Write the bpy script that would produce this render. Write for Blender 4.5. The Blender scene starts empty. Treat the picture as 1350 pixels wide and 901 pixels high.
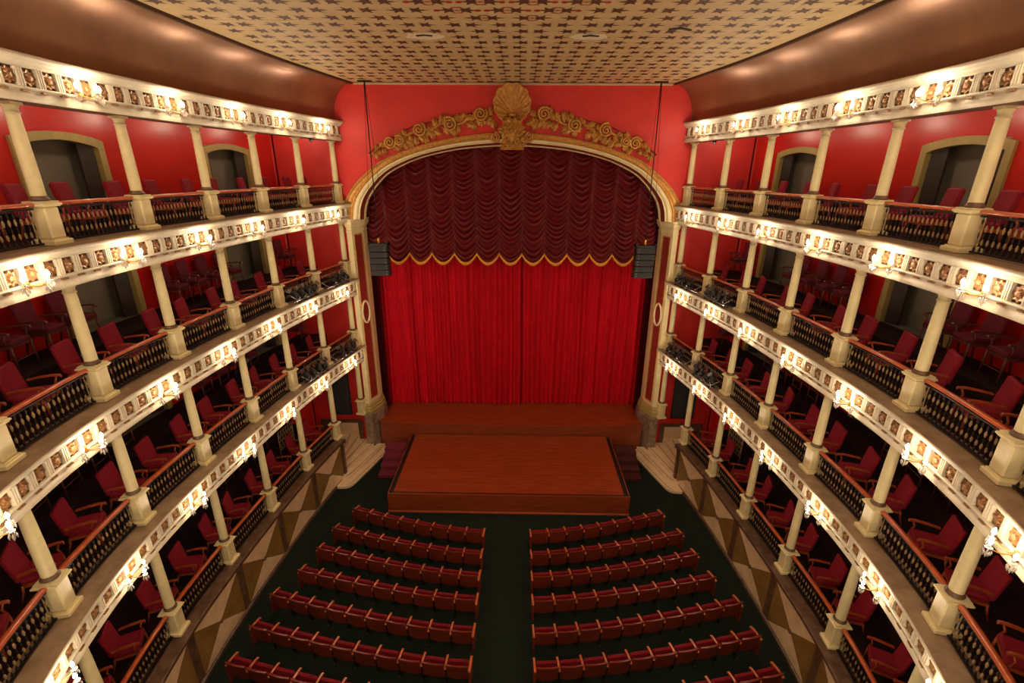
import bpy, math, random
from mathutils import Vector, Matrix
random.seed(7)
R = math.radians
scene = bpy.context.scene
col = scene.collection

# ------------------------------------------------------------------ camera
CX, CZ = 0.3386, 13.524
F_PX, PITCH, ROLL, YAW = 625.26, R(19.949), R(0.3507), R(-0.8025)
cd = bpy.data.cameras.new('camera'); cam = bpy.data.objects.new('camera', cd); col.objects.link(cam)
cd.sensor_width = 36; cd.lens = F_PX / 1350 * 36; cd.clip_start = .05; cd.clip_end = 200
_c, _s = math.cos(YAW), math.sin(YAW)
_r = Vector((_c, -_s, 0)); _fh = Vector((_s, _c, 0)); _z = Vector((0, 0, 1))
_f = _fh * math.cos(PITCH) - _z * math.sin(PITCH); _u = _fh * math.sin(PITCH) + _z * math.cos(PITCH)
_r2 = _r * math.cos(ROLL) + _u * math.sin(ROLL); _u2 = -_r * math.sin(ROLL) + _u * math.cos(ROLL)
M = Matrix.Identity(4)
for i in range(3):
    M[i][0] = _r2[i]; M[i][1] = _u2[i]; M[i][2] = -_f[i]
M.translation = Vector((CX, 0, CZ)); cam.matrix_world = M
scene.camera = cam

# ------------------------------------------------------------------ world, exposure
w = bpy.data.worlds.new('world'); scene.world = w; w.use_nodes = True
w.node_tree.nodes['Background'].inputs[0].default_value = (1, .8, .6, 1)
w.node_tree.nodes['Background'].inputs[1].default_value = .02
vs = scene.view_settings
vs.view_transform = 'Standard'; vs.look = 'None'; vs.gamma = 1; vs.use_curve_mapping = False
vs.exposure = 0.08
LAMP_W = 33.0                       # watts of every wall sconce
GALLERY_W = (2, 5, 12, 30)          # watts of the small lamps inside each tier
LAMP_COL = (1.0, .80, .58)

# ------------------------------------------------------------------ materials
def lin(c):
    return tuple((x / 12.92 if x <= .04045 else ((x + .055) / 1.055) ** 2.4) for x in (v / 255 for v in c))
def mat(name, rgb, rough=.5, metal=0, var=0., scale=4., stretch=(1, 1, 1), bump=0., bscale=None, spec=.5, sheen=0., rgb2=None, coat=0., detail=4):
    m = bpy.data.materials.new(name); m.use_nodes = True
    nt = m.node_tree; b = nt.nodes['Principled BSDF']
    c = lin(rgb)
    b.inputs['Base Color'].default_value = (*c, 1); b.inputs['Roughness'].default_value = rough
    b.inputs['Metallic'].default_value = metal; b.inputs['Specular IOR Level'].default_value = spec
    if sheen:
        b.inputs['Sheen Weight'].default_value = sheen; b.inputs['Sheen Roughness'].default_value = .4
        b.inputs['Sheen Tint'].default_value = (*[min(1, x * 2 + .1) for x in c], 1)
    if coat: b.inputs['Coat Weight'].default_value = coat; b.inputs['Coat Roughness'].default_value = .15
    if var or bump or rgb2:
        tc = nt.nodes.new('ShaderNodeTexCoord'); mp = nt.nodes.new('ShaderNodeMapping')
        mp.inputs['Scale'].default_value = stretch; nt.links.new(tc.outputs['Object'], mp.inputs[0])
        n = nt.nodes.new('ShaderNodeTexNoise'); n.inputs['Scale'].default_value = scale; n.inputs['Detail'].default_value = detail
        nt.links.new(mp.outputs[0], n.inputs['Vector'])
        if var or rgb2:
            rp = nt.nodes.new('ShaderNodeValToRGB')
            c2 = lin(rgb2) if rgb2 else tuple(min(1, x * (1 + var)) for x in c)
            c1 = c if rgb2 else tuple(x * (1 - var) for x in c)
            rp.color_ramp.elements[0].position = .35; rp.color_ramp.elements[1].position = .65
            rp.color_ramp.elements[0].color = (*c1, 1); rp.color_ramp.elements[1].color = (*c2, 1)
            nt.links.new(n.outputs['Fac'], rp.inputs[0]); nt.links.new(rp.outputs[0], b.inputs['Base Color'])
        if bump:
            n2 = n
            if bscale:
                n2 = nt.nodes.new('ShaderNodeTexNoise'); n2.inputs['Scale'].default_value = bscale
                nt.links.new(mp.outputs[0], n2.inputs['Vector'])
            bp = nt.nodes.new('ShaderNodeBump'); bp.inputs['Strength'].default_value = bump; bp.inputs['Distance'].default_value = .02
            nt.links.new(n2.outputs['Fac'], bp.inputs['Height']); nt.links.new(bp.outputs[0], b.inputs['Normal'])
    return m
def emis(name, rgb, strength):
    m = bpy.data.materials.new(name); m.use_nodes = True
    b = m.node_tree.nodes['Principled BSDF']
    b.inputs['Base Color'].default_value = (1, .9, .7, 1)
    b.inputs['Emission Color'].default_value = (*rgb, 1); b.inputs['Emission Strength'].default_value = strength
    return m
MT = dict(
    cream=mat('cream_paint', (226, 208, 158), .45, var=.05, scale=3),
    column=mat('column_paint', (224, 209, 158), .42, var=.06, scale=5),
    ivory=mat('ivory_plaster', (200, 187, 162), .5, var=.06, scale=6),
    umber=mat('umber_paint_recess_shade', (70, 46, 34), .7, var=.2, scale=9),  # frieze ground; shade in the recess corners is partly put into this brown
    redwall=mat('red_wall_paint', (196, 32, 25), .3, var=.07, scale=1.2, bump=.04, bscale=30),
    redface=mat('red_proscenium_paint', (205, 38, 30), .55, var=.06, scale=1.5),
    reddark=mat('oxide_red_paint', (140, 40, 30), .5, var=.08, scale=5),
    cove=mat('bronze_cove_paint', (142, 100, 70), .34, metal=.5, var=.08, scale=2),
    coveedge=mat('dark_edge_wood', (70, 36, 18), .5),
    ceiling=mat('tan_ceiling_paint', (200, 172, 124), .6, var=.06, scale=3),
    motif=mat('brown_motif_paint', (84, 44, 24), .6, var=.15, scale=8),
    motifred=mat('red_motif_paint', (170, 20, 16), .6),
    gold=mat('aged_gold', (206, 150, 70), .40, metal=.2, rgb2=(172, 114, 44), scale=10, bump=.1, bscale=40),
    rosette=mat('rosette_gilt_gutta_shade', (158, 114, 66), .45, metal=.25, rgb2=(122, 80, 50), scale=20),
    brass=mat('brass', (200, 150, 70), .3, metal=.9),
    glass=None,
    velvet=mat('red_velvet', (198, 5, 30), .75, var=.12, scale=1.5, stretch=(2, 2, .2), sheen=.25, spec=.2),
    burgundy=mat('burgundy_velvet', (100, 6, 14), .5, var=.12, scale=3, sheen=.05, spec=.3),
    trim=mat('gold_fringe', (222, 150, 40), .6, bump=.5, bscale=60),
    stage=mat('stage_boards', (154, 66, 30), .33, rgb2=(124, 46, 19), scale=3.0, stretch=(.35, 5, 5), detail=6),
    stageface=mat('stage_fascia_wood', (146, 64, 30), .4, rgb2=(120, 48, 20), scale=3, stretch=(.4, 5, 5)),
    carpet=mat('green_carpet', (29, 38, 31), .95, var=.25, scale=30, bump=.3, bscale=200, spec=.1),
    boxcarpet=mat('dark_box_carpet', (46, 26, 24), .9, var=.2, scale=20, spec=.15),
    seatwood=mat('seat_wood', (128, 50, 28), .3, rgb2=(104, 36, 19), scale=6, stretch=(1, 1, 6), coat=.3),
    armwood=mat('arm_wood', (206, 112, 66), .3, rgb2=(184, 88, 46), scale=8, coat=.3),
    seatred=mat('seat_velvet', (118, 15, 26), .75, var=.15, scale=12, sheen=.3, spec=.2),
    chairred=mat('armchair_velvet', (136, 22, 38), .75, var=.1, scale=10, sheen=.3, spec=.2),
    chairdark=mat('tall_chair_velvet', (98, 26, 40), .75, var=.1, scale=10, sheen=.3, spec=.2),
    chairwood=mat('chair_wood', (166, 76, 36), .35, rgb2=(140, 58, 26), scale=8),
    darkwood=mat('dark_chair_wood', (98, 50, 32), .4, rgb2=(80, 38, 24), scale=8),
    rail=mat('handrail_wood', (192, 90, 40), .28, rgb2=(166, 70, 28), scale=4, coat=.4),
    iron=mat('dark_iron', (34, 28, 26), .45, metal=.4),
    bead=mat('gilt_bead', (158, 130, 86), .45, metal=.2),
    ledge=mat('tan_ledge_marble', (162, 136, 106), .45, rgb2=(136, 110, 84), scale=4, detail=8),
    bmarble=mat('brown_marble', (112, 84, 62), .35, rgb2=(78, 54, 40), scale=5, detail=9),
    gmarble=mat('grey_brown_marble', (150, 126, 106), .35, rgb2=(112, 90, 74), scale=4, detail=9),
    lmarble=mat('cream_marble', (236, 206, 164), .35, rgb2=(220, 188, 146), scale=3, detail=8),
    omarble=mat('olive_marble', (146, 112, 58), .35, rgb2=(126, 94, 44), scale=3, detail=8),
    stepmarble=mat('step_marble', (238, 212, 174), .38, rgb2=(228, 200, 160), scale=3, detail=3),
    stepedge=mat('step_inlay', (110, 84, 56), .5),
    khaki=mat('khaki_stone', (168, 146, 84), .5, var=.08, scale=4),
    doorwood=mat('dark_door_wood', (44, 26, 18), .45, var=.2, scale=5),
    corridor=mat('grey_corridor_paint', (128, 118, 100), .7, var=.05, scale=3),
    black=mat('black_panel', (48, 50, 54), .6, var=.1, scale=6),
    spk=mat('speaker_black', (38, 36, 34), .5, var=.1, scale=20),
    grille=mat('speaker_grille', (30, 29, 28), .6, bump=.5, bscale=120),
    steel=mat('steel', (150, 148, 142), .3, metal=.9),
    lens=mat('lamp_lens', (190, 195, 200), .1, metal=.7),
    maroon=mat('maroon_step_carpet', (112, 26, 46), .9, var=.12, scale=20),
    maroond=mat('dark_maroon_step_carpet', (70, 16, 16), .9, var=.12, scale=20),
    whitish=mat('whitish_patch', (226, 210, 182), .6, var=.05, scale=6),
    soffit=mat('soffit_paint', (120, 84, 66), .6, var=.05, scale=3),
    stagedark=mat('backstage_dark', (30, 10, 14), .9),
    hook=mat('yellow_hook', (220, 160, 40), .4),
    bulb=emis('bulb_glow', (1, .84, .58), 60),
    bulbdim=emis('globe_glow', (1, .84, .58), 2),
    greenlamp=emis('green_lamp', (.1, 1, .2), 4),
)
g = bpy.data.materials.new('crystal'); g.use_nodes = True; MT['glass'] = g
gb = g.node_tree.nodes['Principled BSDF']; gb.inputs['Base Color'].default_value = (1, .95, .88, 1)
gb.inputs['Roughness'].default_value = .08; gb.inputs['Transmission Weight'].default_value = .7; gb.inputs['IOR'].default_value = 1.5

# ------------------------------------------------------------------ mesh helpers
class MB:
    def __init__(s): s.v = []; s.f = []; s.m = []; s.sm = []; s.cur = 0; s.smooth = False
    def add(s, vs, fs, sm=None):
        o = len(s.v); s.v += [tuple(v) for v in vs]
        for f in fs:
            s.f.append([i + o for i in f]); s.m.append(s.cur); s.sm.append(s.smooth if sm is None else sm)
        return s
    def box(s, x0, x1, y0, y1, z0, z1):
        s.add([(x0,y0,z0),(x1,y0,z0),(x1,y1,z0),(x0,y1,z0),(x0,y0,z1),(x1,y0,z1),(x1,y1,z1),(x0,y1,z1)],
              [(3,2,1,0),(4,5,6,7),(0,1,5,4),(1,2,6,5),(2,3,7,6),(3,0,4,7)], False); return s
    def bbox(s, x0, x1, y0, y1, z0, z1, b):
        """box with chamfered vertical + top edges"""
        pl = [(x0+b,y0),(x1-b,y0),(x1,y0+b),(x1,y1-b),(x1-b,y1),(x0+b,y1),(x0,y1-b),(x0,y0+b)]
        cx, cy = (x0+x1)/2, (y0+y1)/2
        def sh(p, d): return (p[0] + (d if p[0] < cx else -d), p[1] + (d if p[1] < cy else -d))
        zs = [(z0+b, 0), (z1-b, 0), (z1, b)]
        vs = [(*sh(p, b), z0) for p in pl]
        for z, d in zs: vs += [(*sh(p, d), z) for p in pl]
        fs = [tuple(range(7, -1, -1)), tuple(range(24, 32))]
        for k in range(3):
            for i in range(8):
                j = (i+1) % 8; fs.append((k*8+i, k*8+j, k*8+8+j, k*8+8+i))
        s.add(vs, fs, False); return s
    def lathe(s, prof, n=12, cx=0, cy=0, cz=0, sm=True, cap=True):
        vs = []; fs = []
        for r, z in prof:
            for i in range(n):
                a = 2*math.pi*i/n; vs.append((cx+r*math.cos(a), cy+r*math.sin(a), cz+z))
        for k in range(len(prof)-1):
            for i in range(n):
                j = (i+1) % n; fs.append((k*n+i, k*n+j, k*n+n+j, k*n+n+i))
        s.add(vs, fs, sm)
        if cap:
            o = len(s.v) - len(vs)
            s.f.append([o+i for i in range(n-1, -1, -1)]); s.m.append(s.cur); s.sm.append(False)
            s.f.append([o+(len(prof)-1)*n+i for i in range(n)]); s.m.append(s.cur); s.sm.append(False)
        return s
    def tube(s, pts, r, n=6, rs=None, cap=True):
        pts = [Vector(p) for p in pts]; vs = []; fs = []; up = Vector((0, 0, 1)); prev = None
        for i, p in enumerate(pts):
            t = (pts[min(i+1, len(pts)-1)] - pts[max(i-1, 0)])
            t = t.normalized() if t.length > 1e-9 else Vector((0,0,1))
            if prev is None:
                a = t.cross(up)
                if a.length < 1e-3: a = t.cross(Vector((1,0,0)))
            else: a = prev - t * prev.dot(t)
            a.normalize(); prev = a; b = t.cross(a)
            rr = rs[i] if rs else r
            for k in range(n):
                an = 2*math.pi*k/n; vs.append(p + a*(rr*math.cos(an)) + b*(rr*math.sin(an)))
        for i in range(len(pts)-1):
            for k in range(n):
                j = (k+1) % n; fs.append((i*n+k, i*n+j, i*n+n+j, i*n+n+k))
        if cap: fs += [tuple(range(n-1, -1, -1)), tuple(range((len(pts)-1)*n, len(pts)*n))]
        s.add(vs, fs, True); return s
    def grid(s, rows, sm=True, close=False):
        n = len(rows[0]); vs = [p for r in rows for p in r]; fs = []
        for i in range(len(rows)-1):
            for k in range(n if close else n-1):
                j = (k+1) % n; fs.append((i*n+k, i*n+j, i*n+n+j, i*n+n+k))
        s.add(vs, fs, sm); return s
    def prism(s, poly, z0, z1):
        n = len(poly); vs = [(*p, z0) for p in poly] + [(*p, z1) for p in poly]
        fs = [tuple(range(n-1, -1, -1)), tuple(range(n, 2*n))] + [(i, (i+1)%n, n+(i+1)%n, n+i) for i in range(n)]
        s.add(vs, fs, False); return s
    def xform(s, m, start=0):
        s.v[start:] = [tuple(m @ Vector(v)) for v in s.v[start:]]; return s
    def mesh(s, name, mats):
        me = bpy.data.meshes.new(name); me.from_pydata(s.v, [], s.f)
        for m in mats: me.materials.append(MT[m])
        me.polygons.foreach_set('material_index', s.m); me.polygons.foreach_set('use_smooth', s.sm)
        me.update(); return me
def obj(name, me, parent=None, loc=None, rot=None):
    o = bpy.data.objects.new(name, me); col.objects.link(o)
    if parent: o.parent = parent
    if loc: o.location = loc
    if rot: o.rotation_euler = rot
    return o
def build(mb, name, mats, parent=None, origin=None):
    if isinstance(mats, str): mats = [mats]
    if origin is not None:
        ox, oy, oz = origin; mb.v = [(x-ox, y-oy, z-oz) for x, y, z in mb.v]
    return obj(name, mb.mesh(name, mats), parent, None if parent else origin)
def tag(o, label=None, cat=None, group=None, kind=None):
    if label: o['label'] = label
    if cat: o['category'] = cat
    if group: o['group'] = group
    if kind: o['kind'] = kind
    return o
def empty(name, loc, rz=0):
    o = bpy.data.objects.new(name, None); col.objects.link(o); o.location = loc; o.rotation_euler = (0, 0, rz); o.empty_display_size = .1
    return o
def copy_tree(o, parent=None):
    c = o.copy(); col.objects.link(c); c.parent = parent
    for ch in KIDS.get(o.name, []): copy_tree(ch, c)
    return c
KIDS = {}
def freeze(root):                       # remember the children of a prototype
    for ch in root.children: KIDS.setdefault(root.name, []).append(ch); freeze(ch)
ORD = ['first', 'second', 'third', 'fourth', 'fifth', 'sixth', 'seventh', 'eighth', 'ninth', 'tenth', 'eleventh', 'twelfth']
TIERN = ['the lowest box tier', 'the second tier', 'the third tier', 'the top gallery']

# ------------------------------------------------------------------ plan of the horseshoe
PTS = [(6.93,23.17),(7.38,20.85),(7.83,18.53),(8.20,16.21),(8.42,13.80),(8.55,11.39),(8.54,9.0),(8.19,6.56),(7.42,4.25),(6.15,2.25),(4.4,.75),(2.3,-.15),(0,-.45),(-2.3,-.15)]
YD = 21.10                              # face of the proscenium wall
def base(t):
    k = int(math.floor(t)); k = max(0, min(10, k)); u = t - k
    p = PTS[k:k+4]; r = []; d = []
    for i in range(2):
        a, b, c, e = (q[i] for q in p)
        r.append(.5*(2*b + (c-a)*u + (2*a-5*b+4*c-e)*u*u + (3*b-a-3*c+e)*u**3))
        d.append(.5*((c-a) + 2*(2*a-5*b+4*c-e)*u + 3*(3*b-a-3*c+e)*u*u))
    L = math.hypot(*d); return r, (d[0]/L, d[1]/L)
def P(t, off, side=1):
    """point at plan parameter t (column number), offset outwards from the column line"""
    r, d = base(t)
    n = (-d[1], d[0])                   # t runs away from the stage: outward normal
    x = r[0] + n[0]*off; y = min(r[1] + n[1]*off, YD)
    return side*x, y
def heading(t, side=1):
    r, d = base(t); return math.atan2(d[1], side*d[0])
TEND = -.108
LEDGE = [2.06, 5.64, 8.86, 12.125]      # top of each ledge
CORN = 15.33
COLH = [2.81, 2.49, 2.51, 2.46]         # underside of beam above ledge
WALL_OFF = 2.6
def path(t0=TEND, t1=11., n=4, both=True):
    k = int(round((t1-t0)*n)); L = [t0 + (t1-t0)*i/k for i in range(k+1)]
    a = [(t, -1) for t in L]
    if both: a += [(t, 1) for t in reversed(L[:-1] if t1 >= 11 else L)]
    return a
def sweep(mb, prof, pth, sm=True):
    rows = [[(*P(t, o, s), z) for o, z in prof] for t, s in pth]
    mb.grid(rows, sm); return mb

# ------------------------------------------------------------------ room shell
fl = MB(); fl.box(-9.2, 9.2, -1.2, YD+.9, -.2, 0)
tag(build(fl, 'floor', 'carpet'), kind='structure')

DOORS = [(1.18, .40), (3.58, .40)]      # plan parameter and half width (in t)
def back_wall(side, nm):
    mb = MB(); mb.smooth = True
    zt = {0: 2.06, 1: 5.64, 2: 8.86, 3: 12.125}
    cuts = sorted({round(TEND + i*.125, 4) for i in range(90)} | {11.} | {round(c+d*sg, 4) for c, d in DOORS for sg in (-1, 1)})
    cuts = [c for c in cuts if c <= 11]
    zcuts = [0]
    for k in range(4): zcuts += [zt[k], zt[k]+2.15]
    zcuts.append(CORN)
    for a, b in zip(cuts, cuts[1:]):
        m = (a+b)/2; indoor = any(abs(m-c) < d for c, d in DOORS)
        for z0, z1 in zip(zcuts, zcuts[1:]):
            if indoor and any(abs(z0-zt[k]) < 1e-3 for k in range(4)): continue
            p, q = P(a, WALL_OFF, side), P(b, WALL_OFF, side)
            mb.add([(*p, z0), (*q, z0), (*q, z1), (*p, z1)], [(0, 1, 2, 3)], False)
    return tag(build(mb, nm, 'redwall'), kind='structure')
back_wall(-1, 'wall_left'); back_wall(1, 'wall_right')

# proscenium wall with the arched opening
OUT = [(7.32,11.45),(7.29,11.85),(7.16,12.21),(6.89,12.62),(6.55,13.0),(5.55,13.78),(4.57,14.19),(3.6,14.49),(2.34,14.75),(1.09,14.9),(0,14.95)]
INN = [(6.33,11.45),(6.22,12.0),(5.97,12.5),(5.28,13.24),(4.44,13.69),(3.63,13.98),(2.36,14.25),(1.1,14.38),(0,14.42)]
def resample(pts, n):
    ext = [(2*pts[0][0]-pts[1][0], 2*pts[0][1]-pts[1][1])] + pts + [(-pts[-2][0], pts[-2][1])]
    d = []
    for k in range(len(pts)-1):
        for j in range(12):
            u = j/12; q = ext[k:k+4]
            d.append(tuple(.5*(2*q[1][i]+(q[2][i]-q[0][i])*u+(2*q[0][i]-5*q[1][i]+4*q[2][i]-q[3][i])*u*u+(3*q[1][i]-q[0][i]-3*q[2][i]+q[3][i])*u**3) for i in range(2)))
    d.append(pts[-1]); L = [0]
    for a, b in zip(d, d[1:]): L.append(L[-1]+math.dist(a, b))
    r = []; j = 0
    for i in range(n+1):
        s = L[-1]*i/n
        while j < len(L)-2 and L[j+1] < s: j += 1
        u = (s-L[j])/(L[j+1]-L[j]); r.append(tuple(d[j][k]+(d[j+1][k]-d[j][k])*u for k in range(2)))
    return r
NA = 48
oh, ih = resample(OUT, NA), resample(INN, NA)
full = lambda h: [(-x, z) for x, z in h] + [(x, z) for x, z in reversed(h[:-1])]
OC, IC = full(oh), full(ih)
def arch_pt(i, a, dep):
    """a: 0 outer edge .. 1 inner edge as seen at the wall plane; dep: how far behind it"""
    x = OC[i][0] + (IC[i][0]-OC[i][0])*a; z = OC[i][1] + (IC[i][1]-OC[i][1])*a
    k = (YD+dep)/YD
    return (CX + (x-CX)*k if dep > .3 else x, YD+dep, CZ + (z-CZ)*k if dep > .3 else z)
ZC = 16.73
mb = MB()
rows = [[(x, YD, z) for x, z in OC], [(x if abs(x) < 7.0 else math.copysign(7.32, x), YD, ZC) for x, z in OC]]
# spread the upper row evenly so that the quads do not cross
mb.grid(rows, False)
for s in (-1, 1):
    mb.add([(s*7.05, YD, 0), (s*11.6, YD, 0), (s*11.6, YD, 11.44), (s*7.05, YD, 11.44)], [(0, 1, 2, 3)], False)
    mb.add([(s*7.32, YD, 11.44), (s*11.6, YD, 11.44), (s*11.6, YD, ZC), (s*7.32, YD, ZC)], [(0, 1, 2, 3)], False)
wall_front = tag(build(mb, 'wall_front', 'redface'), kind='structure')
# backstage box behind the curtain
mb = MB()
for s in (-1, 1): mb.add([(s*7.6, YD+.1, 0), (s*7.6, 25, 0), (s*7.6, 25, 17), (s*7.6, YD+.1, 17)], [(0,1,2,3)])
mb.add([(-7.6, 25, 0), (7.6, 25, 0), (7.6, 25, 17), (-7.6, 25, 17)], [(0,1,2,3)])
mb.add([(-7.6, YD+.1, 17), (7.6, YD+.1, 17), (7.6, 25, 17), (-7.6, 25, 17)], [(0,1,2,3)])
tag(build(mb, 'wall_backstage', 'stagedark'), kind='structure')

# ceiling with bronze cove
COVE = [(-.12,15.34),(-.13,15.6),(-.16,15.86),(-.24,16.12),(-.36,16.33),(-.52,16.51),(-.72,16.64),(-.92,16.715),(-1.0,ZC)]
mb = MB(); pth = path(n=5); rim = [P(t, -1.0, s) for t, s in pth]
mb.add([(x, y, ZC) for x, y in rim], [list(range(len(rim)))], False)
ceiling = tag(build(mb, 'ceiling', 'ceiling'), kind='structure')
tag(build(sweep(MB(), COVE, pth), 'trim_cove', 'cove'), kind='structure')
tag(build(sweep(MB(), [(-.95,16.69),(-.95,16.655),(-1.03,16.655),(-1.03,ZC)], pth, False), 'trim_ceiling_edge', 'coveedge'), kind='structure')
mb = MB(); mb.box(-6.3, 6.3, YD-.07, YD, 16.66, ZC)
tag(build(mb, 'trim_ceiling_front', 'ceiling'), kind='structure')

# painted leaf motifs of the ceiling
def in_ceiling(x, y):
    if y > YD-.25: return False
    for k in range(110):
        t = TEND + k*.1
        q = base(t)[0]
        if abs(q[1]-y) < .2: return abs(x) < q[0]-1.28
    return y > .8 and abs(x) < 3
def leaf_star(mb, cx, cy, s, flip, rot=0):
    arms = [(0, .20), (62, .17), (128, .15), (180, .10), (232, .15), (298, .17)]
    pts = []
    for i, (a, r) in enumerate(arms):
        a2 = arms[(i+1) % len(arms)][0] + (360 if i == len(arms)-1 else 0)
        pts.append((r, a)); pts.append((.07, (a+a2)/2))
    vs = []
    for r, a in pts:
        an = R(a + rot); x = r*math.cos(an)*s; y = r*math.sin(an)*s*.98
        vs.append((cx + (x if flip else -x), cy+y, ZC-.004))
    n = len(vs); vs.append((cx, cy, ZC-.004))
    mb.add(vs, [(i, (i+1) % n, n) for i in range(n)], False)
mb = MB(); j = 0; y = 1.0
while y < YD:
    for k in range(-9, 10):
        x = k*1.08 + (.54 if j % 2 else 0) + .03
        near = math.hypot(x, y-10.5)
        for sg in (-1, 1):
            xx = x + sg*.19
            if in_ceiling(xx, y): mb.cur = 0; leaf_star(mb, xx, y, 1.42, sg > 0)
        if near < 2.2:
            mb.cur = 1
            for sg in (-1, 1):
                n = len(mb.v); c = (x+sg*.44, y+.02)
                if near < 1.9: mb.add([(c[0]+.075*math.cos(a*.785), c[1]+.075*math.sin(a*.785), ZC-.005) for a in range(8)], [list(range(8))], False)
                mb.add([(x-.15, y+sg*.17, ZC-.005), (x+.15, y+sg*.17, ZC-.005), (x+.09, y+sg*.21, ZC-.005), (x-.09, y+sg*.21, ZC-.005)], [(0,1,2,3)], False)
            mb.add([(x-.1, y, ZC-.006), (x, y-.035, ZC-.006), (x+.1, y, ZC-.006), (x, y+.035, ZC-.006)], [(0,1,2,3)], False)
    y += .548; j += 1
tag(build(mb, 'leaf_motifs', ['motif', 'motifred'], ceiling), label='brown leaf motifs painted on the tan ceiling', kind='stuff')
# seams of the ceiling boards
mb = MB()
for y in (8.4, 12.72, 17.1): mb.box(-7.2, 7.2, y-.008, y+.008, ZC-.004, ZC+.01)
for x in (-6.1, -3.95, .0, 3.95, 6.1): mb.box(x-.006, x+.006, 3, 19.8 if abs(x) < 6.1 else 17.5, ZC-.004, ZC+.01)
build(mb, 'seam', 'ceiling', ceiling)

# two pale ragged ceiling patches, each with a dark slot, and one small hatch
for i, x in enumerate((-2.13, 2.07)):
    e = empty('ceiling_patch', (x, 14.05, ZC))
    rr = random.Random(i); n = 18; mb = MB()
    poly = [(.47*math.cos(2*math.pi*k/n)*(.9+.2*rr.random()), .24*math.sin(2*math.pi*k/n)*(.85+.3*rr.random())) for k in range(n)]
    mb.prism(poly, -.03, -.001); build(mb, 'ragged_patch', 'whitish', e)
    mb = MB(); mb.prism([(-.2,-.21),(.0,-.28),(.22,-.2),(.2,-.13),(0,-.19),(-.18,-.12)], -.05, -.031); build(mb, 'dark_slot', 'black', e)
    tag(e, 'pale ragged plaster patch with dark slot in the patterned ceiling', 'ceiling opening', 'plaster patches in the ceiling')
e = empty('ceiling_hatch', (4.15, 13.35, ZC)); mb = MB(); mb.prism([(-.28,-.02),(0,-.14),(.3,.05),(.26,.1),(0,-.05),(-.24,.04)], -.03, -.001); build(mb, 'dark_slot', 'black', e)
tag(e, 'narrow dark bent slot in the ceiling without plaster surround', 'ceiling hatch')

# ------------------------------------------------------------------ balconies: slab, ledge, fascia
FASCIA_A = [(-.10,0),(-.45,0),(-.47,-.025),(-.47,-.075),(-.435,-.10),(-.41,-.105),(-.40,-.135),(-.36,-.165),(-.325,-.175),(-.325,-.20),(-.27,-.20)]
FASCIA_B = [(-.27,-.505),(-.345,-.505),(-.355,-.525),(-.345,-.55),(-.31,-.555),(-.31,-.655),(-.325,-.66),(-.325,-.75)]
# triglyph block and rosette, local frame: x along, y outwards from the room, z up
def triglyph():
    mb = MB(); w = .062
    xs = [-w, -w*.62, -w*.45, -w*.12, w*.12, w*.45, w*.62, w]; ys = [0, 0, .022, 0, 0, .022, 0, 0]
    lo = [(x, y-.05, -.152) for x, y in zip(xs, ys)]; hi = [(x, y-.05, .152) for x, y in zip(xs, ys)]
    n = len(xs); bk = [(w, .02, -.152), (-w, .02, -.152), (w, .02, .152), (-w, .02, .152)]
    mb.add(lo+hi+bk, [(i, i+1, n+i+1, n+i) for i in range(n-1)] + [(n-1, 2*n, 2*n+2, 2*n-1), (2*n+1, 0, n, 2*n+3)], False)
    mb.cur = 1; mb.box(-.066, .066, -.075, .0, -.235, -.205)  # gutta block, coloured brown for the shade below the triglyph
    return mb.mesh('triglyph', ['ivory', 'rosette'])
def rosette_mesh():
    mb = MB(); n = 16; rings = [(.135, 0), (.12, -.03), (.075, -.022), (.05, -.055), (.0, -.065)]
    rows = []
    for r, y in rings:
        rows.append([(r*(1+.16*math.cos(k*math.pi/2*2))*math.cos(2*math.pi*k/n), y, r*(1+.16*math.cos(k*math.pi))*math.sin(2*math.pi*k/n)) for k in range(n)])
    mb.grid(rows, False, True)
    return mb.mesh('rosette', ['rosette'])
TRI, ROS = triglyph(), rosette_mesh()
NB = 8                                   # bays built in full on either side
def fascia(idx, z, slab=True):
    mb = MB(); pth = path(n=5)
    sweep(mb, FASCIA_A if slab else FASCIA_A[1:], pth); mb.v = [(x, y, zz+z) for x, y, zz in mb.v]
    k = len(mb.v); sweep(mb, FASCIA_B, pth); mb.v[k:] = [(x, y, zz+z) for x, y, zz in mb.v[k:]]
    tr = tag(build(mb, 'trim_%d' % idx, 'ivory'), kind='structure')
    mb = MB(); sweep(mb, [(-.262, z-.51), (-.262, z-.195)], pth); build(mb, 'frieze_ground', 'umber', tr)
    for s in (-1, 1):
        for b in range(NB):
            for q in range(6):
                for me, nm, tt, off in ((ROS, 'rosette', b+(q+.5)/6, -.27), (TRI, 'triglyph', b+q/6, -.285)):
                    h = heading(tt, s); x, y = P(tt, off, s)
                    # local -y points into the room
                    rz = h + math.pi if s < 0 else h
                    obj(nm, me, tr, (x, y, z-.355), (0, 0, rz))
    return tr
for i, z in enumerate(LEDGE[1:] + [CORN]): fascia(i+1, z, i < 3)

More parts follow.
